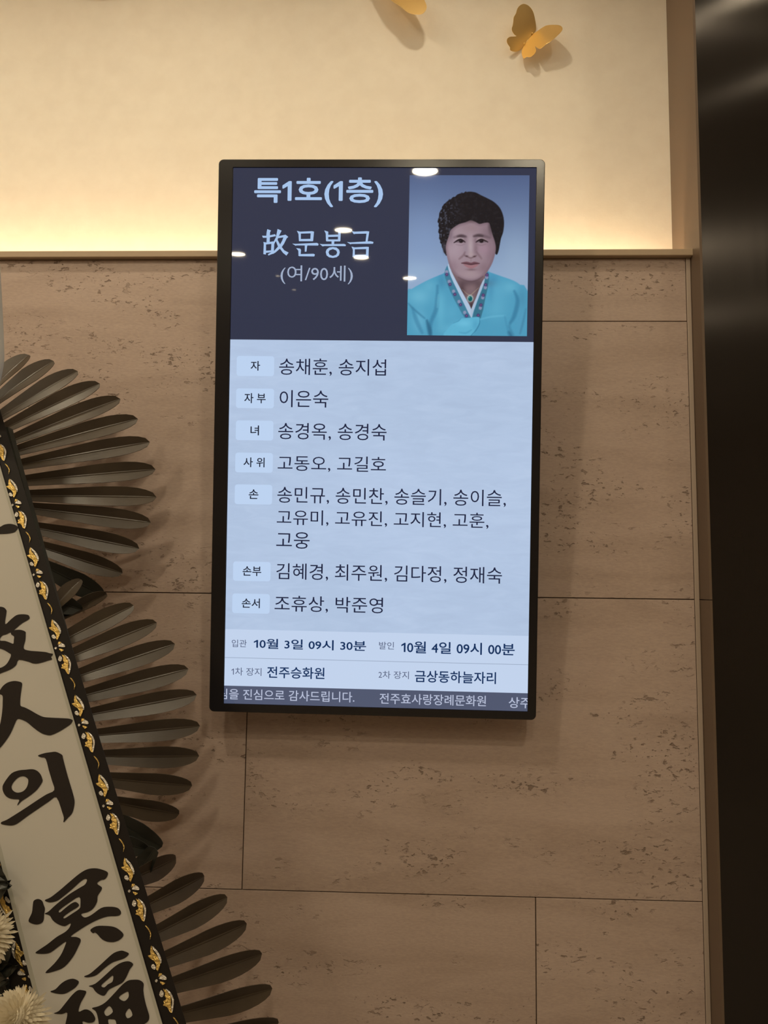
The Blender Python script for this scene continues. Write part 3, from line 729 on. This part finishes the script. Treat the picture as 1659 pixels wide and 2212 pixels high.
ink(9.2167, 0, 1290, [[(-160,230),(-60,200),(40,195),(110,215),(150,260),(155,310),(128,540),(240,450),(350,365),(460,345),(570,355),(605,380),(612,430),(560,470),(470,520),(360,610),(305,662),(350,655),(440,655),(530,690),(537,740),(530,860),(497,1020),(600,1065),(760,1080),(930,1095),(1010,1118),(1075,1130),(1070,1165),(1040,1190),(1060,1240),(980,1265),(870,1300),(760,1325),(670,1318),(600,1290),(400,1250),(350,1350),(260,1425),(150,1475),(60,1510),(-60,1560),(-220,1600),(-220,1480),(-60,1430),(60,1400),(150,1340),(210,1250),(245,1150),(200,1110),(100,1050),(0,1020),(-60,1010),(-200,1000),(-220,700)],
 'hole', [(25,862),(65,772),(150,745),(235,705),(250,745),(305,785),(300,860),(290,930),(220,905),(130,875)]])
ink(9.2167, 0, 1450, [[(0,425),(5,415),(80,300),(180,225),(300,195),(400,205),(465,240),(455,350),(435,500),(428,620),(440,690),(520,720),(640,780),(760,850),(880,905),(1000,920),(1200,930),(1380,940),(1450,958),(1472,985),(1430,1050),(1330,1120),(1200,1200),(1080,1255),(1010,1272),(900,1250),(800,1200),(680,1110),(560,1010),(450,960),(370,955),(320,1050),(240,1230),(130,1400),(0,1555),(-120,1660),(-260,1750),(-200,1560),(-120,1380),(0,1150),(50,950),(75,750),(80,620),(78,490),(20,455)]])
ink(9.2167, 0, 1610, [[(90,780),(150,680),(260,550),(400,495),(540,480),(670,470),(760,500),(830,570),(870,670),(868,720),(820,800),(740,900),(600,1010),(500,1075),(440,1120),(380,1185),(375,1165),(410,1075),(310,1065),(210,1045),(130,985),(85,900),(78,830)], 'hole', [(260,800),(310,710),(400,630),(490,610),(560,640),(590,690),(575,790),(530,870),(460,920),(370,935),(300,905),(265,860)],
 [(780,200),(900,155),(1020,135),(1130,125),(1220,160),(1270,200),(1280,260),(1370,600),(1460,900),(1505,1080),(1500,1200),(1460,1340),(1380,1430),(1290,1525),(1295,1440),(1265,1330),(1150,1030),(1000,1110),(780,1260),(560,1410),(400,1530),(300,1580),(200,1585),(60,1560),(55,1520),(160,1475),(300,1390),(520,1250),(760,1090),(950,970),(1105,885),(1060,700),(1000,500),(935,265),(850,235)]])
ink(6.9125, 50, 1860, [[(165,640),(180,580),(240,555),(300,580),(325,640),(345,700),(335,770),(325,870),(290,915),(220,935),(140,915),(100,875),(150,760)],
 [(345,570),(430,530),(560,430),(700,310),(850,185),(970,115),(1090,98),(1200,120),(1280,160),(1270,220),(1230,265),(1180,275),(1120,325),(1190,380),(1180,430),(1130,510),(1120,600),(1060,700),(980,750),(890,775),(900,810),(950,830),(1040,790),(1180,690),(1300,670),(1420,685),(1475,740),(1465,790),(1400,810),(1280,815),(1140,860),(1000,930),(870,1010),(730,1110),(810,1120),(878,1160),(840,1270),(760,1420),(640,1560),(520,1620),(350,1655),(480,1520),(580,1390),(640,1260),(655,1190),(540,1270),(430,1350),(330,1370),(205,1360),(260,1310),(380,1230),(520,1120),(640,1050),(710,980),(725,915),(640,960),(540,930),(460,870),(415,800),(340,775),(400,740),(520,630),(700,490),(860,390),(940,340),(970,280),(950,255),(880,290),(760,400),(640,500),(530,580),(430,605),(370,595)],
 'hole', [(558,722),(700,615),(855,525),(872,640),(855,700),(740,780),(640,842),(622,820),(720,745),(850,660),(815,605),(760,610),(660,680),(570,755)],
 [(1020,1015),(1110,960),(1240,955),(1370,970),(1460,1020),(1515,1090),(1460,1160),(1370,1195),(1270,1190),(1190,1150),(1130,1085),(1090,1055),(1060,1065)]])
ink(6.636, 100, 2032, [[(560,495),(640,460),(760,360),(880,250),(980,165),(1080,130),(1140,140),(1200,175),(1140,235),(1060,265),(960,300),(850,380),(740,475),(650,505),(590,510)],
 [(625,635),(720,600),(860,480),(980,370),(1080,305),(1180,280),(1240,300),(1258,335),(1210,400),(1160,510),(1100,590),(980,650),(910,690),(850,770),(780,755),(720,710),(680,655)], 'hole', [(805,625),(890,545),(970,485),(965,570),(900,610),(845,655)],
 [(75,715),(150,680),(230,600),(310,550),(390,530),(450,545),(485,580),(440,650),(370,700),(280,745),(180,745)],
 [(125,1025),(200,990),(300,870),(390,760),(470,695),(540,695),(590,715),(560,790),(510,880),(480,1000),(560,970),(620,975),(680,1020),(720,1100),(690,1150),(620,1160),(540,1140),(545,1200),(545,1330),(560,1420),(400,1420),(290,1300),(290,1194),(320,1020),(240,1035)],
 [(670,950),(760,925),(860,870),(980,750),(1090,630),(1180,560),(1260,545),(1350,550),(1410,600),(1405,700),(1430,850),(1470,990),(1490,1070),(1470,1140),(1380,1200),(1200,1300),(900,1400),(780,1300),(770,1180),(750,1060),(720,990)],
 'hole', [(1055,795),(1170,715),(1195,740),(1190,800),(1130,850)], 'hole', [(850,990),(920,920),(970,1000),(900,1060),(860,1045)], 'hole', [(1150,1030),(1205,955),(1250,1050),(1180,1095)], 'hole', [(900,1120),(960,1110),(1010,1130),(1020,1250),(940,1240)]])
# gold foil motif, repeated down both borders
GOLD = [[(95,5),(78,80),(85,125),(45,135),(75,170),(100,185),(140,215),(160,260),(155,300),(175,335),(195,290),(212,235),(200,190),(170,140),(120,80)],
        [(245,560),(300,585),(340,640),(350,710),(345,780),(360,865),(325,845),(295,790),(240,770),(255,740),(245,715),(285,690),(265,650),(270,610)],
        [(370,920),(400,935),(440,990),(455,1040),(435,1110),(443,1040),(420,985)], [(185,405),(195,360),(235,365),(215,392)], [(205,465),(275,485),(235,510)]]
SILV = [[(110,15),(160,60),(205,120),(230,190),(222,235),(205,190),(165,110),(120,55)], [(280,560),(340,600),(375,660),(388,710),(380,790),(362,860),(352,800),(365,720),(345,650)],
        [(190,430),(240,378),(292,415),(285,442)], [(88,262),(120,245),(150,285),(138,312),(100,300)], [(215,575),(250,610),(245,650),(215,665),(190,635)], [(135,457),(153,437),(173,457),(153,478)]]
m0 = rib(164, 1500); m1 = rib(216, 1671); step = (m1 - m0)
def foil(name, polys, m, mir):
    V, Fc = [], []
    for c in polys:
        pts = [rib(150 + x / 6.913, 1500 + y / 6.913, 0.0022) for x, y in [tuple(p) for p in catmull(c, 2)]]
        if mir:                                        # mirrored across the ribbon's middle line
            pts = [Vector((along(*LW_, p.z).x + along(*LL_, p.z).x - p.x, p.y, p.z)) for p in pts]
        b = len(V); k = len(pts); cen = sum(pts, Vector()) / k
        V += [p - m0 for p in pts] + [p - m0 + rn * 0.0009 for p in pts]
        bm2 = [tuple(b + k + i for i in range(k))]
        Fc += bm2 + [(b + i, b + (i + 1) % k, b + k + (i + 1) % k, b + k + i) for i in range(k)]
    me = bpy.data.meshes.new(name); me.from_pydata([tuple(q) for q in V], [], Fc); me.update(); me.materials.append(m)
    bm = bmesh.new(); bm.from_mesh(me); bmesh.ops.recalc_face_normals(bm, faces=bm.faces); bm.to_mesh(me); bm.free()
    return me
for mir in (False, True):
    mg, ms = foil('gold_sprig', GOLD, M['gold_foil'], mir), foil('silver_bud', SILV, M['silver_foil'], mir)
    for k in range(-4, 6):
        for nm, me in (('gold_sprig', mg), ('silver_bud', ms)):
            o = bpy.data.objects.new(nm, me); COL.objects.link(o); o.parent = RIB
            o.location = m0 - R0 + step * k
# looped white tail at the top of the ribbon
Vl, Fl = [], []
for i in range(21):
    t_ = i / 20; py = 560 + 300 * t_
    xr = 9.5 - 16 * abs(t_ - 0.72) ** 1.3 * (1.0 if t_ < .72 else 6.0)
    for k, xx in enumerate((-120, -70, -25, xr)):
        Vl.append(at(xx, py, 1.40 - 0.02 * math.sin(PI * k / 3)) - R0)
for i in range(20):
    for k in range(3): Fl.append((4 * i + k, 4 * i + k + 1, 4 * i + k + 5, 4 * i + k + 4))
lp = mesh_obj('ribbon_loop', Vl, Fl, M['white_satin'], RIB, True)
lp.modifiers.new('thickness', 'SOLIDIFY').thickness = 0.0008

# ------------------------------------------------------------------ the wreath with its fans of palm leaves
WR = empty('condolence_wreath', (at(-60, 1500, 1.66).x - 0.1, 1.66, 0), 'tall funeral wreath with fans of dark palm leaves and white chrysanthemums behind the ribbon', 'wreath')
W0 = WR.location.copy()
def leaflet(parent, tip, slope, base_x, y0, y1, width, m=M['leaf'], fold=0.42, name='leaflet', bend=0.004):
    T = at(tip[0], tip[1], y1); B = at(base_x, tip[1] + slope * (base_x - tip[0]), y0)
    ax = T - B; L = ax.length; ax.normalize()
    fw = Vector((0, -1, 0)); fw = (fw - ax * fw.dot(ax)).normalized(); sd = ax.cross(fw).normalized()
    N = 12; V, Fc = [], []
    for i in range(N + 1):
        t = i / N
        t = 1 - (1 - t) ** 1.5 if i else 0.0
        d = L * t
        w = width * (0.40 + 0.60 * min(1, t / 0.66))
        rem = L - d; tipl = width * 1.7
        if rem < tipl: w *= math.sqrt(max(0.0, 1 - (1 - rem / tipl) ** 2)) * 0.97 + 0.03 * (i < N)
        for k in (-1, -0.5, -0.10, 0, 0.10, 0.5, 1):
            V.append(B + ax * d + sd * (w * 0.5 * k) + fw * (fold * w * 0.5 * (abs(k) if k else 0.16) + bend * math.sin(PI * t)) - W0)
    for i in range(N):
        for k in range(6): Fc.append((7 * i + k, 7 * i + k + 1, 7 * i + k + 8, 7 * i + k + 7))
    o = mesh_obj(name, V, Fc, m, parent)
    md = o.modifiers.new('thickness', 'SOLIDIFY'); md.thickness = 0.0012; md.offset = 0
    return o
def fan(leaves, y0, y1, width, base, cx):
    bm = bmesh.new()
    tube(bm, [at(cx[0], cx[1], y0 + 0.012) - W0, at(cx[2], cx[3], y0 + 0.012) - W0], 0.007, 8)
    st = bm_obj('palm_fan', bm, M['leafdark'], WR)
    for tx, ty, s in leaves: leaflet(st, (tx, ty), s, base(ty), y0, y1 + random.uniform(-.008, .008), width)
    return st
fan([(62,767,-.95),(116,780,-.72),(168,802,-.60),(216,829,-.48),(260,862,-.39),(298,905,-.27),(324,955,-.18),(336,1014,-.09),(338,1074,.01),(326,1129,.12),(301,1185,.20),(265,1238,.32)], 1.66, 1.765, 0.045, lambda y: -20 + (y - 900) * 0.12, (-30, 860, 70, 1220))
f1 = WR.children[0]
leaflet(f1, (224, 1286), .50, 60, 1.67, 1.775, 0.055, M['leafdark'])
leaflet(f1, (231, 1283), -.52, 90, 1.66, 1.75, 0.030, M['leaf'], 1.2)
leaflet(f1, (176, 1252), -1.05, 100, 1.64, 1.69, 0.040, M['leaf'], 0.5)
leaflet(f1, (178, 1318), .35, 80, 1.66, 1.70, 0.050, M['leafdark'])
fan([(289,1308,-.50),(339,1345,-.40),(378,1391,-.335),(407,1445,-.255),(425,1501,-.185),(432,1568,-.09),(430,1633,.0),(415,1697,.09),(387,1758,.19)], 1.63, 1.755, 0.047, lambda y: 60 + (y - 1300) * 0.25, (80, 1300, 190, 1780))
f2 = [c for c in WR.children][1]
leaflet(f2, (350, 1829), .60, 180, 1.66, 1.74, 0.062, M['leafdark'])
leaflet(f2, (292, 1900), -1.6, 335, 1.66, 1.70, 0.060, M['leafdark'])
leaflet(f2, (322, 1836), .30, 200, 1.64, 1.68, 0.050, M['leafdark'])
fan([(380,1854,-.45),(441,1892,-.50),(491,1938,-.50),(533,1995,-.42),(566,2060,-.33),(588,2135,-.26),(602,2208,-.17),(606,2285,-.08)], 1.58, 1.74, 0.050, lambda y: 230 + (y - 1850) * 0.25, (240, 1880, 330, 2260))
# backing board and easel legs
bm = bmesh.new()
pts = [rib(-190, 900), rib(-40, 900), rib(330, 2300), rib(60, 2300)]
Vb = [p + Vector((0, 0.10, 0)) - W0 for p in pts]
vs1 = [bm.verts.new(p) for p in Vb]; vs2 = [bm.verts.new(p + Vector((0, 0.02, 0))) for p in Vb]
bm.faces.new(vs1); bm.faces.new(vs2)
for i in range(4): bm.faces.new((vs1[i], vs1[(i + 1) % 4], vs2[(i + 1) % 4], vs2[i]))
bm_obj('backing_board', bm, M['leafdark'], WR)
for xa, ya, xb_, yb_ in ((-0.20, 1.33, -0.34, 1.30), (0.12, 1.33, 0.16, 1.30), (-0.05, 1.50, -0.08, 1.72)):
    bm = bmesh.new(); tube(bm, [Vector((W0.x + xa, ya + 0.17, 0.75)) - W0, Vector((W0.x + xb_, yb_, 0.0)) - W0], 0.012, 8)
    bm_obj('easel_leg', bm, M['steel'], WR)
# chrysanthemums and dark foliage at the lower left
def mum(px, py, y, R, seed):
    rng = random.Random(seed); c = at(px, py, y); bm = bmesh.new()
    n = 320
    for i in range(n):
        f = (i + .5) / n; ph = i * 2.39996
        th = math.acos(1 - 1.55 * f)                                   # angle from the facing direction
        d = Vector((math.sin(th) * math.cos(ph), -math.cos(th), math.sin(th) * math.sin(ph)))
        up = d.cross(Vector((0.3, 0.2, 1))).normalized(); sd = d.cross(up).normalized()
        L = R * (0.80 + 0.25 * rng.random()); wd = R * 0.10
        curl = (Vector((0, -1, 0)) - d * d.dot(Vector((0, -1, 0)))) * 0.28
        prev = None
        for k, (t, ww, lf) in enumerate(((0.25, .5, 0), (0.6, 1.0, .25), (0.88, .9, .6), (1.0, .15, .9))):
            p = c + d * (L * t) + curl * (L * lf * 0.5)
            a, b, e = bm.verts.new(p + sd * wd * ww * .5 - W0), bm.verts.new(p - d * (wd * ww * .25) - curl * wd * .3 - W0), bm.verts.new(p - sd * wd * ww * .5 - W0)
            if prev:
                bm.faces.new((prev[0], prev[1], b, a)); bm.faces.new((prev[1], prev[2], e, b))
            prev = (a, b, e)
    bmesh.ops.create_uvsphere(bm, u_segments=12, v_segments=8, radius=R * .45, matrix=Matrix.Translation(c - W0))
    o = bm_obj('chrysanthemum', bm, M['petal'], WR, True); return o
mum(-36, 2022, 1.27, 0.050, 1); mum(40, 2200, 1.22, 0.046, 2); mum(-70, 2160, 1.25, 0.048, 3)
for px, py, ang, L in ((0, 2092, -.3, .08), (-10, 2130, .6, .10), (5, 2060, -1.0, .09), (35, 2165, .9, .07), (-30, 2100, 0.1, .1), (20, 2160, 2.0, .1), (-20, 1930, -.6, .1), (-20, 1880, .4, .1)):
    c = at(px, py, 1.33); V, Fc = [], []
    ax = Vector((math.cos(ang), -.25, -math.sin(ang))).normalized(); sd = Vector((math.sin(ang), .1, math.cos(ang))).normalized()
    for i in range(7):
        t = i / 6; w = L * .42 * math.sin(PI * (0.06 + .9 * t))
        for k in (-1, 0, 1): V.append(c + ax * (L * (t - .5)) + sd * (w * k * .5) + Vector((0, -.01 * abs(k), 0)) - W0)
    for i in range(6):
        for k in range(2): Fc.append((3 * i + k, 3 * i + k + 1, 3 * i + k + 4, 3 * i + k + 3))
    mesh_obj('foliage_leaf', V, Fc, M['leafdark'], WR)

# ------------------------------------------------------------------ lamps go in last (mirrored ones placed from their reflections, fill ones added)
for d in DL: downlight(*d)
